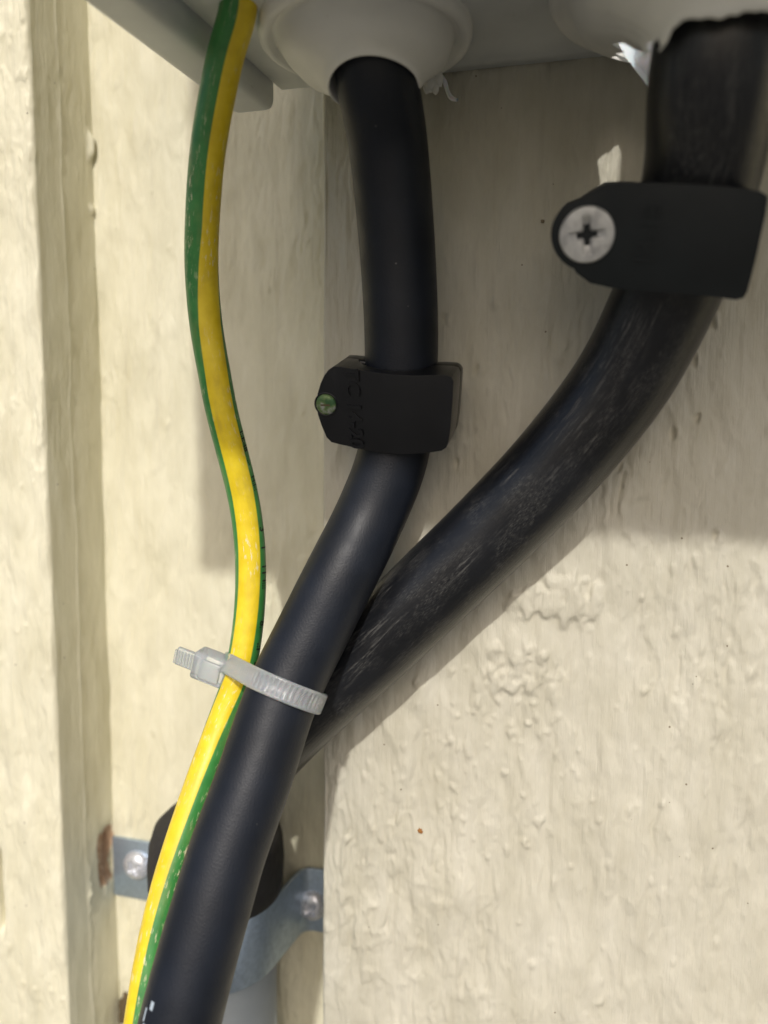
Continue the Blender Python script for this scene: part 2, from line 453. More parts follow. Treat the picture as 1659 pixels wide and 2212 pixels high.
TH = .0245
wall = empty('board_wall', Vector((0, .03, BASE - 1.4)))
tag(wall, 'cream painted wooden wall of vertical boards with thick brushed paint, behind the cables', 'wall')
XR = -.0601      # left edge of the right front board
XL = -.1372      # right edge of the left front board
def cluster(rs, cx, cz, wx, wz, n, a0, a1, hh):
    return [(cx + rs.normal() * wx, cz + rs.normal() * wz, a, a * (.7 + .9 * rs.random()), a * hh * (.3 + rs.random() * .9)) for a in (a0 + (a1 - a0) * rs.random(n))]
def extra_right(X, Zz, S):
    rs = np.random.default_rng(3); it = []
    a = P(1190, 1300, 0); b_ = P(1110, 1450, 0); c_ = P(1130, 1400, 0)
    it += cluster(rs, a.x, a.z - BASE, .0042, .0022, 80, .0005, .0016, .62)
    it += cluster(rs, a.x + .006, a.z - BASE + .001, .0028, .0030, 40, .0004, .0014, .62)
    it += cluster(rs, b_.x, b_.z - BASE, .0050, .0026, 90, .0004, .0013, .55)
    it += cluster(rs, P(1060, 1560, 0).x, P(1060, 1560, 0).z - BASE, .010, .006, 50, .0003, .0008, .6)
    it += cluster(rs, P(1000, 1750, 0).x, P(1000, 1750, 0).z - BASE, .018, .010, 60, .0003, .0007, .55)
    # the pits beside the thick cable
    for px, py in ((1500, 905), (1455, 935), (1495, 780), (1540, 690), (1340, 1010), (1545, 1160), (960, 690), (1030, 800), (985, 1000)):
        p = P(px, py, 0); it.append((p.x, p.z - BASE, .0005, .0011, -.0008)); it.append((p.x + .0009, p.z - BASE, .0005, .0012, .0006))
    # S (arc) ~ X shifted
    shift = (TH + .0003) - XR - .0016
    it = [(x + 0.0, z, r1, r2, ht) for x, z, r1, r2, ht in it]
    h = .00085 * np.tanh(blobs(X + .0009 * fbm(X * 500, Zz * 400, 71, 3), Zz + .0012 * fbm(X * 450, Zz * 350, 72, 3), it) / .00085) * (X > XR + .001)
    # wide smooth patch between the clusters, long runs of thick paint below
    h += .5e-3 * np.exp(-(((X - c_.x) / .009) ** 2 + ((Zz - (c_.z - BASE)) / .004) ** 2))
    return h
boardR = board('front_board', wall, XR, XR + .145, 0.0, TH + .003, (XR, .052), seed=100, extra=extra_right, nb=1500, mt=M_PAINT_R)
def extra_left(X, Zz, S):
    h = np.zeros_like(X)
    # long dark check in the face near the picture edge
    a = P(5, 1925, 0)
    h -= .004 * np.exp(-((X - (a.x - .0004)) / .0009) ** 4 - ((Zz - (a.z - BASE)) / .0115) ** 6)
    p = P(30, 1130, 0)
    # the gouge where the saddle was forced in
    q = P(232, 1862, .018)
    side = X > XL - .0002
    rough = .0012 * fbm(S * 700, Zz * 160, 801, 3)
    w_ = np.exp(-((S - S.max() + .0070) / .0036) ** 4 - ((Zz - (q.z - BASE)) / .0085) ** 4)
    h += side * w_ * (-.0016 + rough * 2)
    q2 = P(170, 1930, .009)
    w2 = np.exp(-((S - S.max() + .016) / .0007) ** 2 - ((Zz - (q2.z - BASE)) / .009) ** 4)
    h += side * w2 * (.0012 * fbm(S * 500, Zz * 400, 88, 3) + .0003)
    # drips of paint over the inner edge
    for (py, hz, am) in ((310, .0035, .0014), (450, .0012, .0006)):
        qq = P(212, py, .0225)
        h += side * am * np.exp(-((S - S.max() + .0040) / .0009) ** 2 - ((Zz - (qq.z - BASE)) / hz) ** 4)
    # crisp ridge line in the middle of the side
    l1 = .00025 * np.exp(-((S - S.max() + .0165 + .001 * fbm(Zz * 60, Zz * 0, 5, 2)) / .00025) ** 2)
    return h + side * l1
def chip_left(X, Y, Zz):
    q = P(232, 1862, .018)
    wob = .0022 * fbm(Y * 500, Zz * 180, 61, 3)
    d = np.maximum(np.abs(Y - .0200 + wob) / .0036, np.abs(Zz - (q.z - BASE) + wob) / .0085)
    return (X > XL - .004) * np.clip(1.5 - d, 0, 1)
boardL = board('front_board', wall, XL - .145, XL, 0.0, TH + .003, (XL - .030, XL), seed=200, extra=extra_left, chipf=chip_left, nb=900)
board('back_board', wall, XL - .035, XR + .035, TH, TH + .022, (XL - .004, XR + .004), seed=300, nb=500, amp=.72)
# the rest of the wall, beyond the photograph
for n_, x0 in enumerate((XR + .145 + .077, XL - .145 - .077 - .145, XR + 2 * (.145 + .077), XL - 2 * .222 - .145)):
    board('front_board', wall, x0, x0 + .145, 0.0, TH + .003, (9, 9), dz=(9, 9), seed=400 + n_, nb=0)
for n_, x0 in enumerate((XR + .145 - .035, XL - .145 - .077 - .035, XR + .145 + .222 - .035, XL - .145 - .222 - .077 - .035)):
    board('back_board', wall, x0, x0 + .147, TH, TH + .022, (9, 9), dz=(9, 9), seed=500 + n_, nb=0)

# rust fleck, dark knot
def speck(name, centre, r, mt, parent, th=.0002, sz=1.0, flat=(0, -1, 0), n=14):
    bm = bmesh.new(); rs = random.Random(str(name) + str(centre))
    vs = []
    for k_ in range(n):
        a = 2 * math.pi * k_ / n; q = r * (.75 + .5 * rs.random())
        vs.append(bm.verts.new((centre.x + q * math.cos(a), centre.y, centre.z + q * sz * math.sin(a))))
    c0 = bm.verts.new((centre.x, centre.y - th, centre.z))
    for k_ in range(n): bm.faces.new((vs[k_], vs[(k_ + 1) % n], c0))
    return from_bm(name, bm, mt, parent)
c0 = P(907, 1795, -.0002); tag(speck('rust_fleck', c0, .0007, M_RUST, boardR, th=.0004), 'small rust brown fleck')
c0 = P(1172, 478, -.0002); speck('dirt_fleck', c0, .00042, M_FLECK, boardR, th=.0003)

# ------------------------------------------------------------------ box
HB = .0760
box = empty('junction_box', Vector((.02, -.05, BASE + HB)))
tag(box, 'pale grey plastic electrical box on the wall above the cables, seen from below', 'electrical box')
BD = -.1160      # front of the box
def prism(pts, z0, z1):
    bm = bmesh.new()
    a = [bm.verts.new((x, y, z0 + BASE)) for x, y in pts]; b_ = [bm.verts.new((x, y, z1 + BASE)) for x, y in pts]
    bm.faces.new(a[::-1]); bm.faces.new(b_)
    for i_ in range(len(pts)): bm.faces.new((a[i_], a[(i_ + 1) % len(pts)], b_[(i_ + 1) % len(pts)], b_[i_]))
    return bm
def disc_cut(cx, cy, r):
    bm = bmesh.new(); bmesh.ops.create_cone(bm, cap_ends=True, segments=64, radius1=r, radius2=r, depth=.02, matrix=Matrix.Translation((cx, cy, BASE + HB))); return bm
GL = (-.0440, -.0215); GR = (.0175, -.0250)
from_bm('bottom_plate', prism([(-.0700, -.0002), (.105, -.0002), (.105, BD), (-.0800, BD)], HB, HB + .0025), M_BOX, box, bevel=.0006, cutters=[disc_cut(*GL, .0172), disc_cut(*GR, .0220)])
from_bm('back_plate', prism([(-.0700, -.0004), (.105, -.0004), (.105, -.0030), (-.0702, -.0030)], HB + .0026, .28), M_BOX, box)
from_bm('top_plate', prism([(-.0700, -.0004), (.105, -.0004), (.105, BD), (-.0800, BD)], .2802, .30), M_BOX, box, bevel=.0010)
# front cover with an unseen hatch added to let sun through the torn grommet
bm = bmesh.new()
for (xa, xb, za, zb_) in ((-.0795, .1048, HB + .0026, .108), (-.0795, .1048, .215, .2800), (-.0795, -.055, .1081, .2149), (.085, .1048, .1081, .2149)):
    q_ = prism([(xa, BD), (xb, BD), (xb, BD + .003), (xa, BD + .003)], za, zb_)
    me_ = bpy.data.meshes.new('x'); q_.to_mesh(me_); q_.free(); bm.from_mesh(me_); bpy.data.meshes.remove(me_)
from_bm('front_cover', bm, M_BOX, box)
# the thick rail along the left edge
from_bm('side_rail', prism([(-.0815, -.0008), (-.0709, -.0008), (-.0810, BD - .0005), (-.0915, BD - .0005)], HB - .0050, .299), M_BOX, box, bevel=.0022, bevel_seg=5)
from_bm('side_rail', prism([(.1052, -.0008), (.1155, -.0008), (.1155, BD - .0005), (.1052, BD - .0005)], HB - .0050, .299), M_BOX, box, bevel=.0022, bevel_seg=5)
from_bm('front_rail', prism([(-.0798, BD - .0005), (.1050, BD - .0005), (.1050, BD - .006), (-.0795, BD - .006)], HB - .0010, .1075), M_BOX, box, bevel=.0012)

def loft(name, rings, mt, parent, seg=96, drop=None, wob=None):
    """rings: (centre, normal, radius)"""
    V = []
    for k_, (c, n, r) in enumerate(rings):
        n = Vector(n).normalized(); a = Vector((1, 0, 0)); a = (a - n * a.dot(n)).normalized(); b_ = n.cross(a)
        for j_ in range(seg):
            th = 2 * math.pi * j_ / seg
            p = Vector(c) + (a * math.cos(th) + b_ * math.sin(th)) * r
            if wob: p += wob(k_, th)
            V.append(p)
    n = len(rings)
    i, j = np.meshgrid(np.arange(n - 1), np.arange(seg), indexing='ij'); j2 = (j + 1) % seg
    q = np.stack([i * seg + j, i * seg + j2, (i + 1) * seg + j2, (i + 1) * seg + j], -1).reshape(-1, 4)
    V = np.array([tuple(v) for v in V])
    if drop is not None:
        qc = V[q].mean(1); q = q[~np.array([drop(c_) for c_ in qc])]
    return mesh_np(name, V, q, mt, parent)

# ------------------------------------------------------------------ cable centre lines
def cl(lst, r): return [(*(P(px, py, y)), rr_ if (rr_ := (q[3] if len(q) > 3 else r)) else r) for q in lst for (px, py, y) in [q[:3]]]
RM = .0078
mid_pts = [(-.0410, -.0290, BASE + .094, RM), (-.0406, -.0300, BASE + .0770, RM)] + cl([(816, 185, -.0275), (837, 300, -.0218), (857, 520, -.0165), (867, 720, -.0135), (863, 860, -.0118), (848, 990, -.0112), (797, 1120, -.0135),
    (742, 1230, -.0190), (675, 1365, -.0235), (610, 1500, -.0285), (546, 1690, -.0365), (491, 1840, -.0425), (468, 1920, -.0455), (430, 2050, -.0498), (396, 2180, -.0535), (360, 2330, -.057), (320, 2500, -.061)], RM)
midp = Path(mid_pts, 14)
RT = .0095
th_pts = [(.0190, -.0330, BASE + .100, RT), (.0186, -.0350, BASE + .080, RT), (.0182, -.0405, BASE + .065, RT)] + cl([(1533, 195, -.0388), (1527, 300, -.0345), (1510, 400, -.0303), (1480, 520, -.0255), (1437, 640, -.0208), (1345, 820, -.0152), (1213, 990, -.0122), (1080, 1130, -.0104),
    (930, 1275, -.0100), (800, 1400, -.0098), (690, 1500, -.0098), (600, 1590, -.0085), (520, 1690, .0000), (480, 1790, .0060), (470, 1900, .0080)], RT)
thp = Path(th_pts, 14)
RW = .00345
w_pts = [(-.0625, -.042, BASE + .092, RW)] + cl([(519, 0, -.0356), (494, 90, -.034), (470, 200, -.0325), (447, 340, -.0300), (436, 500, -.0270), (436, 600, -.0250), (446, 710, -.0235), (462, 800, -.0225), (479, 890, -.0210), (505, 990, -.0185), (527, 1080, -.0165), (540, 1180, -.0165),
    (541, 1290, -.0175), (531, 1390, -.0195), (516, 1465, -.0215), (492, 1530, -.0235), (463, 1610, -.0270), (434, 1690, -.0310), (407, 1770, -.0345), (381, 1850, -.0380), (358, 1930, -.0410), (339, 2010, -.0440), (322, 2100, -.0470), (308, 2190, -.0500), (290, 2330, -.054), (270, 2500, -.058)], RW)
wp = Path(w_pts, 10)

cable_m = tube('power_cable', midp, M_CABLE, seg=72)
tag(cable_m, 'smooth matt black cable running from the left grommet down in front of the scratched one', 'cable')
cable_t = tube('power_cable', thp, M_SCR, seg=80)
tag(cable_t, 'thick scratched black cable curving from the torn right grommet down behind the smooth one', 'cable')
rows = [(-200, .78), (0, .78), (250, .78), (500, .76), (700, .32), (850, .12), (1000, .06), (1150, -.05), (1300, -.17), (1450, -.28), (1600, -.62), (1750, -.82), (1920, -1.0), (2100, -1.2), (2300, -1.35)]
ss = [wp.near_row(r_) for r_, _ in rows]
wire = tube('earth_wire', wp, M_WIRE, seg=48, twist=np.interp(wp.s, ss, [t for _, t in rows]) + np.array([facing(wp, i_) for i_ in range(len(wp.p))]))
tag(wire, 'green and yellow striped earth wire hanging left of the black cables', 'wire')

# ------------------------------------------------------------------ lettering on a curved or flat surface
def text_mesh(txt, size):
    cu = bpy.data.curves.new('t', 'FONT'); cu.body = txt; cu.size = size; cu.resolution_u = 3; cu.offset = size * .022; cu.align_x = 'CENTER'; cu.align_y = 'CENTER'
    to = bpy.data.objects.new('t', cu); C.objects.link(to); bpy.context.view_layer.update()
    me = bpy.data.meshes.new_from_object(to.evaluated_get(bpy.context.evaluated_depsgraph_get()))
    bpy.data.objects.remove(to); return me
def print_on_tube(name, txt, size, path, s_mid, th, r, mt, parent, off=.00005, flip=1):
    me = text_mesh(txt, size); bm = bmesh.new(); bm.from_mesh(me)
    bmesh.ops.triangulate(bm, faces=bm.faces)
    bmesh.ops.subdivide_edges(bm, edges=bm.edges, cuts=1)
    for v in bm.verts: v.co = Vector(path.at(s_mid + flip * v.co.x, th + flip * v.co.y / r, off))
    return from_bm(name, bm, mt, parent, smooth=False)
for txt, row, sz in (('I::E-I8', 955, .0021), ('H:I-:', 1050, .0020), ('3', 1148, .0026), ('I', 1185, .0026), ('I I', 1232, .0026), ('I:::', 1262, .0024), ('8.', 1345, .0024), ('.:I', 1392, .0026), ('E.', 1430, .0022), ('..-', 1000, .0018)):
    print_on_tube('printed_mark', txt, sz, wp, wp.near_row(row), math.radians(60) + facing_s(wp, wp.near_row(row)), RW, M_INK, wire)
for row, txt in ((1515, '..'), (1565, '-.'), (1655, 'E.')):
    print_on_tube('printed_mark', txt, .0015, wp, wp.near_row(row), math.radians(46) + facing_s(wp, wp.near_row(row)), RW, M_INK, wire)
# pale blocky print on the smooth cable at the bottom
def patch_on_tube(bm, path, s0, s1, t0, t1, off=.00006, n=4):
    G_ = [[bm.verts.new(Vector(path.at(s0 + (s1 - s0) * a / n, t0 + (t1 - t0) * b_ / n, off))) for b_ in range(n + 1)] for a in range(n + 1)]
    for a in range(n):
        for b_ in range(n): bm.faces.new((G_[a][b_], G_[a + 1][b_], G_[a + 1][b_ + 1], G_[a][b_ + 1]))
bm = bmesh.new(); sA = midp.near_row(2143); sB = midp.near_row(2197)
t_ = math.radians(-50) + facing_s(midp, sA)
for off_, tt in ((0, 0),):
    patch_on_tube(bm, midp, sA + off_, sA + off_ + .0014, t_ + tt, t_ + tt + .11)
patch_on_tube(bm, midp, sB, sB + .0015, t_ - .10, t_ + .12)
patch_on_tube(bm, midp, sA + .0016, sB - .0002, t_ - .16, t_ - .10)
from_bm('printed_mark', bm, M_INKW, cable_m, smooth=False)

# ------------------------------------------------------------------ grommets
def grom_rings(c0, c1, n1, spec):
    """spec: (t, radius, dz) t blends centre/normal from the flange to the cable axis"""
    out = []
    for t, r, dz in spec:
        c = Vector(c0).lerp(Vector(c1), t) ; c.z = BASE + HB - dz
        n = Vector((0, 0, -1)).lerp(Vector(n1), t)
        out.append((c, n, r))
    return out
tdir = -(Vector(midp.at(.03, 0, -RM)) - Vector(midp.at(.0, 0, -RM))).normalized()
gl = grom_rings((-.0440, -.0215, 0), (-.0402, -.0290, 0), (0.04, -.20, -1),
    [(0, .0208, -.001), (0, .0208, .0012), (0, .0205, .0021), (0, .0197, .0025), (0, .0187, .0024), (0, .0181, .0015), (0, .0176, .0014), (0, .0172, .0019), (.05, .0168, .0034),
     (.15, .0160, .0052), (.3, .0147, .0068), (.5, .0128, .0083), (.7, .0109, .0099), (.86, .0097, .0112), (.97, .0091, .0126), (1, .0087, .0134), (1, .0084, .0137), (1, .0081, .0133), (1, .0080, .0115), (1, .0080, .0080)])
def wobl(k_, th): return Vector((math.sin(3 * th + 1) * .00012, math.cos(2 * th) * .00012, (math.sin(2 * th + k_ * .3) * .0002 + (.00045 * math.exp(-((th - 5.4) / .22) ** 2) - .0004 * math.exp(-((th - 5.9) / .3) ** 2) + .0003 * math.sin(5 * th + k_ * .5)) * (1 if 7 < k_ < 14 else 0)) * min(1, k_ / 8)))
grom_l = loft('left_grommet' if 0 else 'grommet', gl, M_GROM, box, wob=wobl)
tag(grom_l, 'domed grommet gripping the smooth cable')
gr_spec = [(0, .0262, -.001), (0, .0262, .0010), (0, .0257, .0018), (0, .0246, .0022), (0, .0234, .0019), (0, .0226, .0022), (.05, .0220, .0038), (.12, .0213, .0058), (.25, .0201, .0076), (.4, .0186, .0092), (.55, .0168, .0108), (.7, .0150, .0124), (.85, .0134, .0144), (.93, .0122, .0160), (.98, .0116, .0174), (1, .0112, .0186), (1, .0108, .0187), (1, .0104, .0180)]
gr = grom_rings((.0175, -.0250, 0), (.0187, -.0425, 0), (.0, .10, -1), gr_spec)
rj = random.Random(5); jagn = [rj.uniform(-1, 1) for _ in range(40)]
def wobr(k_, th):
    t = min(1, k_ / (len(gr_spec) - 3))
    if t < .45: return Vector((0, 0, 0))
    a = (th / (2 * math.pi) * 14) % 14; i0 = int(a); f = a - i0; f = f * f * (3 - 2 * f)
    j = jagn[i0] * (1 - f) + jagn[(i0 + 1) % 14] * f + .22 * math.sin(th * 9 + 1) * math.sin(th * 17 + 2) + .06 * math.sin(th * 41 + math.sin(th * 5) * 3)
    u = ((t - .45) / .55) ** 2
    return Vector((0, 0, j * .0010 * u * (1 - .75 * max(0, math.cos(th))))) + Vector((math.cos(th), -math.sin(th), 0)) * (-.0006 * math.sin(5 * th) * u) - Vector((.0014 * u * max(0, math.cos(th)), 0, 0))
sun_patch = P(1350, 394, 0)  # landing point of the sun patch; a grommet hole is shaped for it
notch = [(1334, 92), (1352, 99), (1372, 106), (1394, 123), (1400, 104), (1404, 84), (1425, 70), (1425, 230), (1380, 230)]
def in_poly(x, y, poly):
    r = False
    for (xa, ya), (xb, yb) in zip(poly, poly[1:] + poly[:1]):
        if (ya > y) != (yb > y) and x < (xb - xa) * (y - ya) / (yb - ya) + xa: r = not r
    return r
def torn(c):
    x = c[0] + SX * c[1]; z = c[2] + SZ * c[1]          # where sunlight through this point lands on the board
    if c[2] < BASE + HB - .0030 and ((x - sun_patch.x) / .0060) ** 2 + ((z - sun_patch.z) / .0056) ** 2 < 1: return True
    v = Vector(c) - CAM; k_ = F / v.dot(fwd)
    return in_poly(CX + v.dot(right) * k_, CY + v.dot(down) * k_, notch) and c[2] < BASE + HB - .0025 and c[1] < -.0120
grom_r = loft('grommet', gr, M_GROM, box, wob=wobr, seg=300, drop=torn)
tag(grom_r, 'larger grommet torn open round the scratched cable')
# torn white membrane hanging behind the right cable
def sheet(name, px_pts, yfun, mt, parent, th=.0005):
    bm = bmesh.new()
    f_ = [bm.verts.new(P(px, py, yfun(i_))) for i_, (px, py) in enumerate(px_pts)]
    face = bm.faces.new(f_)
    r_ = bmesh.ops.extrude_face_region(bm, geom=[face])
    bmesh.ops.translate(bm, verts=[v for v in r_['geom'] if isinstance(v, bmesh.types.BMVert)], vec=(.0001, th, .0001))
    return from_bm(name, bm, mt, parent, smooth=False, bevel=.00012, bevel_seg=1)
ys = [-.0110, -.0120, -.014, -.018, -.018, -.015, -.013, -.012]
tag(sheet('torn_flap', [(1330, 84), (1380, 60), (1425, 55), (1432, 110), (1418, 215), (1404, 193), (1375, 156), (1352, 126)], lambda i_: ys[i_], M_FLAP, box), 'torn white membrane flap')
# shred of membrane hanging from the left grommet
shred = Path([(*P(955, 165, -.006), .00035), (*P(962, 180, -.006), .0005), (*P(966, 195, -.006), .00042), (*P(975, 212, -.0065), .0005), (*P(988, 216, -.007), .00035)], 6)
tube('rubber_shred', shred, M_FLAP, box, seg=8)
bm = bmesh.new()
for (px, py, rr_) in ((930, 178, .0016), (940, 190, .0010), (948, 170, .0013), (922, 190, .0009)):
    mt_ = Matrix.Translation(P(px, py, -.009)) @ Matrix.Diagonal((rr_ * .8, rr_ * .6, rr_ * 1.3, 1))
    bmesh.ops.create_icosphere(bm, subdivisions=2, radius=1, matrix=mt_)
for v in bm.verts: v.co += Vector((rj.uniform(-1, 1), rj.uniform(-1, 1), rj.uniform(-1, 1))) * .00015
from_bm('rubber_burr', bm, M_GROM, box)

# ------------------------------------------------------------------ clips
def frame(tilt):
    t = math.radians(tilt)
    return Vector((1, 0, 0)), Vector((0, -math.sin(t), math.cos(t))), Vector((0, -math.cos(t), -math.sin(t)))  # ex, axis, normal
def obox0(c, u, v, n_, a, b_, d):
    bm = bmesh.new(); Mx = Matrix((u, v, n_)).transposed().to_4x4(); Mx.translation = c
    bmesh.ops.create_cube(bm, size=1, matrix=Mx @ Matrix.Diagonal((a, b_, d, 1))); return bm
def bulge_at(x, bg_):
    b_, xc, hw = bg_
    t = (x - xc) / hw
    return b_ * (math.cos(t * math.pi / 2) ** 1.0 if abs(t) < 1 else 0)
def clip_body(name, outline, O, ex, az, n, front, depth, mt, parent, hole_r, bev, bulge=(0, 0, 1)):
    fp = O + n * front
    pts = []
    for px, py in outline:
        q = on_plane(px, py, fp, n) - fp; pts.append((q.dot(ex), q.dot(az)))
    bm = bmesh.new()
    def w_(x, z, d): return fp + ex * x + az * z - n * d
    xs = [p[0] for p in pts]; x0, x1 = min(xs), max(xs); zc = sum(p[1] for p in pts) / len(pts)
    a = [bm.verts.new(w_(x, z, 0)) for x, z in pts]
    b_ = [bm.verts.new(w_(x, z, depth)) for x, z in pts]
    bm.faces.new(a); bm.faces.new(b_[::-1])
    N = len(pts)
    for i_ in range(N): bm.faces.new((a[i_], a[(i_ + 1) % N], b_[(i_ + 1) % N], b_[i_]))
    for k_ in range(1, 30):
        bmesh.ops.bisect_plane(bm, geom=bm.verts[:] + bm.edges[:] + bm.faces[:], plane_co=fp + ex * (x0 + (x1 - x0) * k_ / 30), plane_no=ex, dist=1e-6)
    for v in bm.verts:
        d_ = (v.co - fp).dot(n)
        if abs(d_) < 1e-6: v.co += n * bulge_at((v.co - fp).dot(ex), bulge)
    cyl = bmesh.new()
    Mx = Matrix.Translation(O) @ az.to_track_quat('Z', 'Y').to_matrix().to_4x4()
    bmesh.ops.create_cone(cyl, cap_ends=True, segments=48, radius1=hole_r, radius2=hole_r, depth=.08, matrix=Mx)
    o = from_bm(name, bm, mt, parent, cutters=[cyl], bevel=bev, bevel_seg=4, angle=30)
    return o, fp
def flat_text(name, txt, size, centre, u, v, n, mt, parent, th=.00016, fp=None, bulge=None):
    me = text_mesh(txt, size); bm = bmesh.new(); bm.from_mesh(me)
    r_ = bmesh.ops.extrude_face_region(bm, geom=bm.faces[:])
    for q in [q for q in r_['geom'] if isinstance(q, bmesh.types.BMVert)]: q.co.z += th
    for q in bm.verts:
        q.co = centre + u * q.co.x + v * q.co.y + n * (q.co.z - .00004)
        if fp is not None: q.co += n * bulge_at((q.co - fp).dot(ex), bulge)
    return from_bm(name, bm, mt, parent, smooth=False)
def spin_profile(prof, O, n, seg=48):
    bm = bmesh.new(); a = Vector((1, 0, 0)); a = (a - n * a.dot(n)).normalized(); b_ = n.cross(a)
    rows_ = []
    for r, h in prof:
        if r < 1e-6: rows_.append([bm.verts.new(O + n * h)])
        else: rows_.append([bm.verts.new(O + n * h + (a * math.cos(2 * math.pi * k_ / seg) + b_ * math.sin(2 * math.pi * k_ / seg)) * r) for k_ in range(seg)])
    for A_, B_ in zip(rows_, rows_[1:]):
        for k_ in range(seg):
            k2 = (k_ + 1) % seg
            if len(B_) == 1: bm.faces.new((A_[k_], A_[k2], B_[0]))
            elif len(A_) == 1: bm.faces.new((A_[0], B_[k_], B_[k2]))
            else: bm.faces.new((A_[k_], A_[k2], B_[k2], B_[k_]))
    return bm
def cross_cutter(O, n, arm, wid, top, deep, ang):
    """tapering cross socket"""
    a = Vector((math.cos(ang), 0, math.sin(ang))); a = (a - n * a.dot(n)).normalized(); b_ = n.cross(a)
    def ring(L, w_, h, c=.35):
        k_ = w_ * 1.75
        pts = [(L, -w_), (L, w_), (k_, w_ * 1.1), (w_ * 1.1, k_), (w_, L), (-w_, L), (-w_ * 1.1, k_), (-k_, w_ * 1.1), (-L, w_), (-L, -w_), (-k_, -w_ * 1.1), (-w_ * 1.1, -k_), (-w_, -L), (w_, -L), (w_ * 1.1, -k_), (k_, -w_ * 1.1)]
        return [O + a * x + b_ * y + n * h for x, y in pts]
    bm = bmesh.new(); R = [[bm.verts.new(p) for p in ring(*q)] for q in ((arm * 1.02, wid * 1.05, top), (arm, wid, 0), (arm * .80, wid * .85, -deep * .62), (arm * .42, wid * .6, -deep))]
    bm.faces.new(R[0][::-1]); bm.faces.new(R[-1])
    for A_, B_ in zip(R, R[1:]):
        for k_ in range(16): bm.faces.new((A_[k_], A_[(k_ + 1) % 16], B_[(k_ + 1) % 16], B_[k_]))
    return bm
def screw(name, O, n, r, h, mt, parent, flat=True, ang=.0, arm=.62, wid=.13, label=None):
    if flat: prof = [(r * .96, -h * 2.6), (r, -h * .2), (r * .985, h * .15), (r * .94, h * .35), (r * .6, h * .45), (0, h * .48)]
    else: prof = [(r * .98, -h * .3), (r, 0), (r * .98, h * .22), (r * .9, h * .5), (r * .72, h * .8), (r * .42, h * .96), (0, h)]
    bm = spin_profile(prof, O, n, 48)
    top = prof[-1][1]
    bm.faces.new([v for v in bm.verts if abs((v.co - O).dot(n) - prof[0][1]) < 1e-7][::-1]) if 0 else None
    bmesh.ops.holes_fill(bm, edges=[e for e in bm.edges if e.is_boundary])
    o = from_bm(name, bm, mt, parent, cutters=[cross_cutter(O + n * top, n, r * arm, r * wid, h * .6, r * .24, ang)], bevel=r * .025, bevel_seg=2, angle=40)
    if label: o['label'] = label
    return o

# -- lower clip (TC 14-20)
ex, az, nn = frame(16)
sc_ = midp.near_row(870); Oc = Vector(midp.at(sc_, 0, -RM))
clip1 = empty('cable_clip', Oc)
tag(clip1, 'black plastic clip marked TC 14-20 nailed over the smooth cable, green tinged nail head', 'cable clip', 'black cable clips on the wall')
K3 = lambda x, y: (603.5 + .2645 * x, 713.2 + .2645 * y)
out1 = [K3(*q) for q in ((303, 600), (312, 520), (335, 440), (365, 372), (400, 325), (440, 298), (500, 298), (700, 325), (900, 348), (1100, 360), (1290, 360), (1370, 364), (1408, 378), (1425, 415),
    (1416, 600), (1400, 800), (1386, 900), (1368, 950), (1330, 975), (1200, 990), (1000, 997), (800, 983), (660, 962), (500, 935), (425, 915), (385, 875), (345, 780), (315, 690))]
BU1 = (.0013, .0035, .0135)
b1, fp1 = clip_body('clip_body', out1, Oc, ex, az, nn, RM + .0024, .0085, M_CLIP, clip1, RM + .0003, .0016, BU1)
cen = on_plane(*K3(612, 640), fp1, nn)
flat_text('embossed_lettering', 'TC 14-20', .0043, cen + nn * .00006, -az, ex, nn, M_CLIP, clip1, .00042, fp1, BU1)
pn = on_plane(*K3(382, 606), fp1, nn)
pr_ = (on_plane(*K3(465, 606), fp1, nn) - pn).length
bm = spin_profile([(pr_ * .9, -.001), (pr_, 0), (pr_ * .97, .0002), (pr_ * .85, .00048), (pr_ * .45, .0006), (0, .00062)], pn, nn, 32)
nail = from_bm('nail_head', bm, M_GSCREW, clip1)
bm = obox0(pn + nn * .0006, ex, az, nn, pr_ * .9, pr_ * .16, .0002)
from_bm('slot', bm, M_KNOT, clip1, smooth=False)
nail['label'] = 'round nail head with green oxide'
bm = spin_profile([(pr_ * 1.18, -.0006), (pr_ * 1.15, .0001), (pr_ * 1.02, .00012), (pr_ * .98, -.0006)], pn, nn, 32)
from_bm('nail_seat', bm, M_CLIP, clip1)
bm = bmesh.new()   # nail shank to the board
bmesh.ops.create_cone(bm, cap_ends=True, segments=16, radius1=.0011, radius2=.0011, depth=.030, matrix=Matrix.Translation(pn - nn * .016) @ nn.to_track_quat('Z', 'Y').to_matrix().to_4x4())
from_bm('nail_shank', bm, M_SCREW, clip1)
# thin rear shell seen right of the seam
fpR = fp1 - nn * .0102
out1b = [(x * .985 + 16, y * .985 + 12) for x, y in out1]
q0 = [on_plane(x, y, fp1, nn) - nn * .0083 for x, y in out1]
bm = bmesh.new(); cq = sum(q0, Vector()) / len(q0)
A_ = [bm.verts.new(cq + (q - cq) * 1.0) for q in q0]; B_ = [bm.verts.new(cq + (q - cq) * 1.0 - nn * .0045) for q in q0]
bm.faces.new(A_); bm.faces.new(B_[::-1])
for i_ in range(len(A_)): bm.faces.new((A_[i_], A_[(i_ + 1) % len(A_)], B_[(i_ + 1) % len(A_)], B_[i_]))
from_bm('rear_shell', bm, M_CLIP, clip1, bevel=.0008)

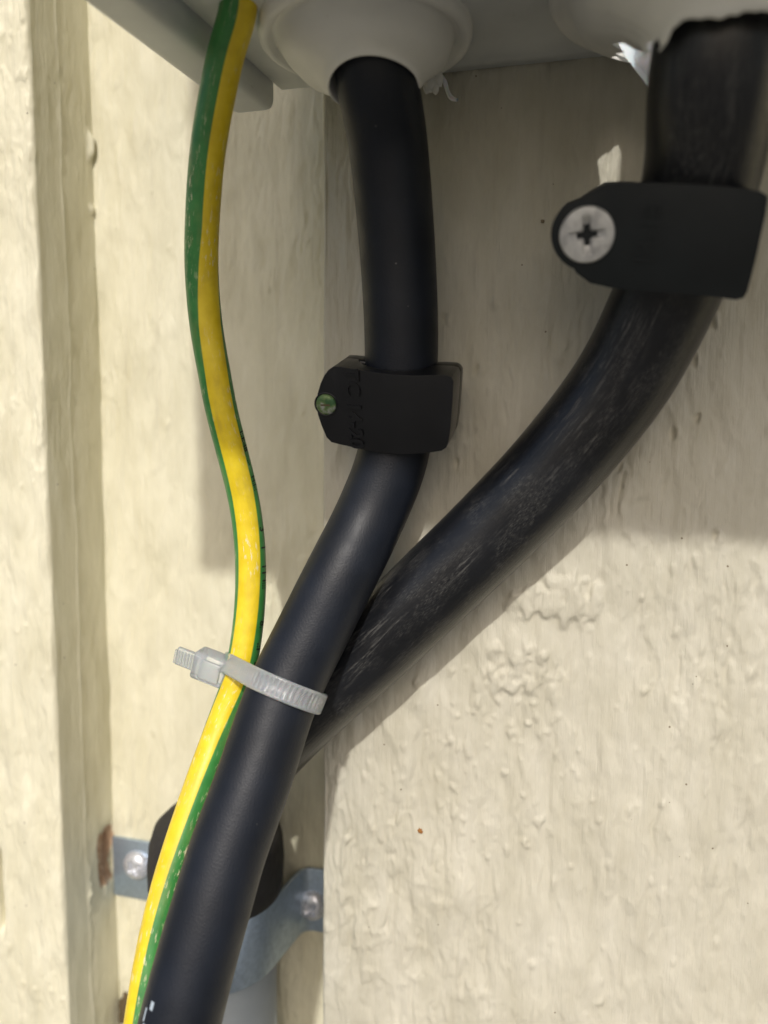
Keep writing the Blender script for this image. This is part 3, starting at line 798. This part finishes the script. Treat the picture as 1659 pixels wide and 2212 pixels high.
# -- upper clip (14-18)
ex2, az2, nn2 = frame(17)
s2 = thp.near_row(515); O2 = Vector(thp.at(s2, 0, -RT))
clip2 = empty('cable_clip', O2)
tag(clip2, 'larger black plastic clip marked 14-18 round the scratched cable, held by a cross head screw', 'cable clip', 'black cable clips on the wall')
arc = []
cx_, cy_, ra = 1270, 507, 80
for a in range(112, 237, 8): arc.append((cx_ + ra * math.cos(math.radians(a)) , cy_ + ra * math.sin(math.radians(a))))
out2 = arc + [(1250, 433), (1280, 413), (1310, 396), (1345, 394), (1420, 395), (1500, 398), (1560, 402), (1600, 407), (1640, 413), (1655, 424), (1650, 460), (1628, 560), (1610, 628), (1602, 640), (1585, 644), (1530, 636), (1450, 630), (1380, 626), (1320, 621), (1275, 612), (1245, 590)]
out2 = [(x, y) for x, y in out2]
BU2 = (.0022, .0015, .0165)
b2, fp2 = clip_body('clip_body', out2, O2, ex2, az2, nn2, RT + .0026, .0150, M_CLIP_G, clip2, RT + .0002, .0009, BU2)
cen = on_plane(1401, 508, fp2, nn2)
ub = (on_plane(1408, 458, fp2, nn2) - on_plane(1390, 560, fp2, nn2)).normalized()
flat_text('embossed_lettering', '14-18', .0042, cen + nn2 * .00005, ub, nn2.cross(ub), nn2, M_CLIP_G, clip2, .00024, fp2, BU2)
sp_ = on_plane(1268, 507, fp2, nn2); sr = (on_plane(1329, 507, fp2, nn2) - sp_).length
screw('screw_head', sp_ + nn2 * .0004, nn2, sr, .0012, M_SCREW, clip2, True, math.radians(4), .70, .150, 'dull grey flat screw head with cross recess')
bm = bmesh.new(); L_ = (sp_.y - .01) / nn2.y
bmesh.ops.create_cone(bm, cap_ends=True, segments=20, radius1=.0022, radius2=.0022, depth=L_ , matrix=Matrix.Translation(sp_ - nn2 * (L_ / 2 + .0012)) @ nn2.to_track_quat('Z', 'Y').to_matrix().to_4x4())
from_bm('screw_shank', bm, M_SCREW, clip2)
bm = bmesh.new()   # stand-off sleeve behind the lug
bmesh.ops.create_cone(bm, cap_ends=True, segments=32, radius1=.0042, radius2=.0042, depth=.012, matrix=Matrix.Translation(sp_ - nn2 * .0195) @ nn2.to_track_quat('Z', 'Y').to_matrix().to_4x4())
from_bm('stand_off', bm, M_CLIP_G, clip2, bevel=.0004)

# ------------------------------------------------------------------ conduit with rubber cap, steel saddle
PCX, PCY, PR = -.0937, .0080, .0162
pipe = empty('conduit', Vector((PCX, PCY, BASE - .3)))
tag(pipe, 'grey plastic conduit pipe with black rubber cap, low in the gap behind the cables', 'conduit')
zt = P(672, 1870, TH).z - BASE
zb = P(672, 2003, TH).z - BASE
bm = spin_profile([(PR, -1.4 + BASE), (PR, BASE + zt + .004), (PR - .002, BASE + zt + .0045), (PR - .0022, BASE - .3)], Vector((PCX, PCY, 0)), Vector((0, 0, 1)), 64)
from_bm('pipe', bm, M_PIPE, pipe)
cz = zt - .0005 + BASE
bm = spin_profile([(PR + .0002, cz), (.0178, cz + .0004), (.0184, cz + .0030), (.0186, cz + .0085), (.0181, cz + .0145), (.0166, cz + .0190), (.0140, cz + .0218), (.0112, cz + .0228), (.0096, cz + .0218)], Vector((PCX, PCY, 0)), Vector((0, 0, 1)), 64)
for v in bm.verts: v.co += Vector((math.sin(v.co.z * 900) * .00015, math.cos(v.co.x * 700) * .0002, 0))
from_bm('rubber_cap', bm, M_RUBBER, pipe)

saddle = empty('pipe_saddle', Vector((PCX, TH, BASE + (zt + zb) / 2)))
tag(saddle, 'galvanised steel pipe saddle screwed across the gap, holding the grey conduit', 'pipe bracket')
tk = .0012; R_ = PR + .0003
prof = []
yl = TH - .0003
prof += [(-.1370, yl), (PCX - R_ - .0065, yl)]
for a in np.linspace(0, 80, 7): prof.append((PCX - R_ - .0065 + .0045 * math.sin(math.radians(a)), yl - .0045 + .0045 * math.cos(math.radians(a))))
for a in np.linspace(190, 350, 34)[::1]: prof.append((PCX + R_ * math.cos(math.radians(a)), PCY + R_ * math.sin(math.radians(a)) if 1 else 0))
rp = [(PCX + R_ + .0065 - .0045 * math.sin(math.radians(a)), yl - .0045 + .0045 * math.cos(math.radians(a))) for a in np.linspace(80, 0, 7)]
prof += rp + [(-.0606, yl)]
prof = np.array(prof)
keep = [0]
for i_ in range(1, len(prof)):
    if np.linalg.norm(prof[i_] - prof[keep[-1]]) > 1e-5: keep.append(i_)
prof = prof[keep]
T = np.gradient(prof, axis=0); T /= np.linalg.norm(T, axis=1)[:, None]; Nn_ = np.stack([T[:, 1], -T[:, 0]], 1)
bm = bmesh.new(); z0_, z1_ = BASE + zb, BASE + zt
rows_ = []
for (x, y), nv in zip(prof, Nn_):
    o_ = (x + nv[0] * tk, y + nv[1] * tk)
    rows_.append([bm.verts.new((x, y, z0_)), bm.verts.new((o_[0], o_[1], z0_)), bm.verts.new((o_[0], o_[1], z1_)), bm.verts.new((x, y, z1_))])
for A_, B_ in zip(rows_, rows_[1:]):
    for k_ in range(4): bm.faces.new((A_[k_], A_[(k_ + 1) % 4], B_[(k_ + 1) % 4], B_[k_]))
bm.faces.new(rows_[0]); bm.faces.new(rows_[-1][::-1])
from_bm('strap', bm, M_GALV, saddle, bevel=.0003, bevel_seg=2, angle=50)
for (px, py), an, lb in (((297, 1868), .5, 'screw head in the left tab'), ((674, 1954), .75, 'screw head in the right tab')):
    p = P(px, py, TH - .0015)
    s_ = screw('screw_head', p, Vector((0, -1, 0)), .0046, .0026, M_SCREW2, saddle, False, an, .55, .15, lb)

# ------------------------------------------------------------------ cable tie
tie = empty('cable_tie', P(590, 1470, -.04))
tag(tie, 'translucent white nylon cable tie binding the striped wire to the smooth black cable', 'cable tie')
def plane_loop():
    sm = midp.near_row(1487)
    cm = Vector(midp.at(sm, 0, -RM)); 
    tm = (Vector(midp.at(sm + .004, 0, -RM)) - Vector(midp.at(sm - .004, 0, -RM))).normalized()
    if tm.z < 0: tm = -tm
    # wire centre on the plane through cm normal to tm
    best = None
    for i_ in range(len(wp.p)):
        v = Vector(wp.p[i_, :3]); d = abs((v - cm).dot(tm))
        if best is None or d < best[0]: best = (d, v)
    cw = best[1]
    a = (cw - cm); a = (a - tm * a.dot(tm)); dist = a.length; a.normalize(); b_ = tm.cross(a)
    return cm, cw, tm, a, b_, dist
cm, cw, tm, aa, bb, dist = plane_loop()
r1 = RM + .0002; r2 = RW + .0002
beta = math.acos((r1 - r2) / dist)
loop = []
for t in np.linspace(beta, 2 * math.pi - beta, 72): loop.append((r1 * math.cos(t), r1 * math.sin(t)))
for t in np.linspace(-beta, beta, 24): loop.append((dist + r2 * math.cos(t), r2 * math.sin(t)))
loop = np.array(loop)
# resample evenly
def resample(L, n):
    L = np.vstack([L, L[:1]]); d = np.concatenate([[0], np.cumsum(np.linalg.norm(np.diff(L, axis=0), axis=1))])
    t = np.linspace(0, d[-1], n, endpoint=False); return np.stack([np.interp(t, d, L[:, 0]), np.interp(t, d, L[:, 1])], 1), d[-1]
NL = 420
loop, per = resample(loop, NL)
T = np.roll(loop, -1, 0) - np.roll(loop, 1, 0); T /= np.linalg.norm(T, axis=1)[:, None]
No = np.stack([T[:, 1], -T[:, 0]], 1)
if ((loop - loop.mean(0)) * No).sum() < 0: No = -No
wd = .0022; tkk = .0010
bm = bmesh.new(); rows_ = []
for i_, (q, nv) in enumerate(zip(loop, No)):
    s_ = per * i_ / NL
    rib = .00016 * (1 if math.sin(2 * math.pi * s_ / .00105) > 0 else 0)
    def W_(off, z): return cm + aa * (q[0] + nv[0] * off) + bb * (q[1] + nv[1] * off) + tm * z
    hi = tkk; lo = tkk - rib
    rows_.append([bm.verts.new(W_(0, -wd)), bm.verts.new(W_(hi * .8, -wd)), bm.verts.new(W_(hi, -wd * .86)), bm.verts.new(W_(hi, -wd * .72)), bm.verts.new(W_(lo, -wd * .68)),
                  bm.verts.new(W_(lo, wd * .68)), bm.verts.new(W_(hi, wd * .72)), bm.verts.new(W_(hi, wd * .86)), bm.verts.new(W_(hi * .8, wd)), bm.verts.new(W_(0, wd))])
nr = 10
for i_ in range(NL):
    A_, B_ = rows_[i_], rows_[(i_ + 1) % NL]
    for k_ in range(nr): bm.faces.new((A_[k_], B_[k_], B_[(k_ + 1) % nr], A_[(k_ + 1) % nr]))
from_bm('strap', bm, M_NYLON, tie, smooth=True)
# head and tail: boxes laid out in the plane facing the camera beside the wire
Hh = P(460, 1442, cw.y - .001)
hx = (P(500, 1459, cw.y - .001) - P(425, 1430, cw.y - .001)).normalized(); hn = Vector((-.1, -1, .0)); hn = (hn - hx * hn.dot(hx)).normalized(); hz = hn.cross(hx)
if hz.z < 0: hz = -hz
def obox(c, u, v, n_, a, b_, d):
    bm = bmesh.new(); Mx = Matrix((u, v, n_)).transposed().to_4x4(); Mx.translation = c
    bmesh.ops.create_cube(bm, size=1, matrix=Mx @ Matrix.Diagonal((a, b_, d, 1))); return bm
from_bm('head', obox(Hh, hx, hz, hn, .0086, .0066, .0050), M_NYLON, tie, bevel=.0009, bevel_seg=4)
from_bm('head_recess', obox(Hh + hn * .0024 + hx * .0004, hx, hz, hn, .0050, .0046, .0010), M_NYLON, tie, bevel=.0003, bevel_seg=2)
bm = obox(Hh - hx * .0052 + hn * .0006, hx, hz, hn, .0074, .0042, .0012)
from_bm('tail', bm, M_NYLON, tie, bevel=.0003, bevel_seg=2)
bm = bmesh.new()
for k_ in range(6):
    b2_ = obox(Hh - hx * (.0050 + k_ * .00078) + hn * .0013, hx, hz, hn, .0004, .0032, .0005)
    me_ = bpy.data.meshes.new('x'); b2_.to_mesh(me_); b2_.free(); bm.from_mesh(me_); bpy.data.meshes.remove(me_)
from_bm('tail_teeth', bm, M_NYLON, tie, smooth=False)['kind'] = 'stuff'

# the dark knot low in the corner of the gap
kn = P(279, 2190, TH - .0008)
tag(speck('knot', kn, .0036, M_KNOT, wall, th=.0020, sz=1.9, n=22), 'dark brown knot')
bpy.context.view_layer.update()
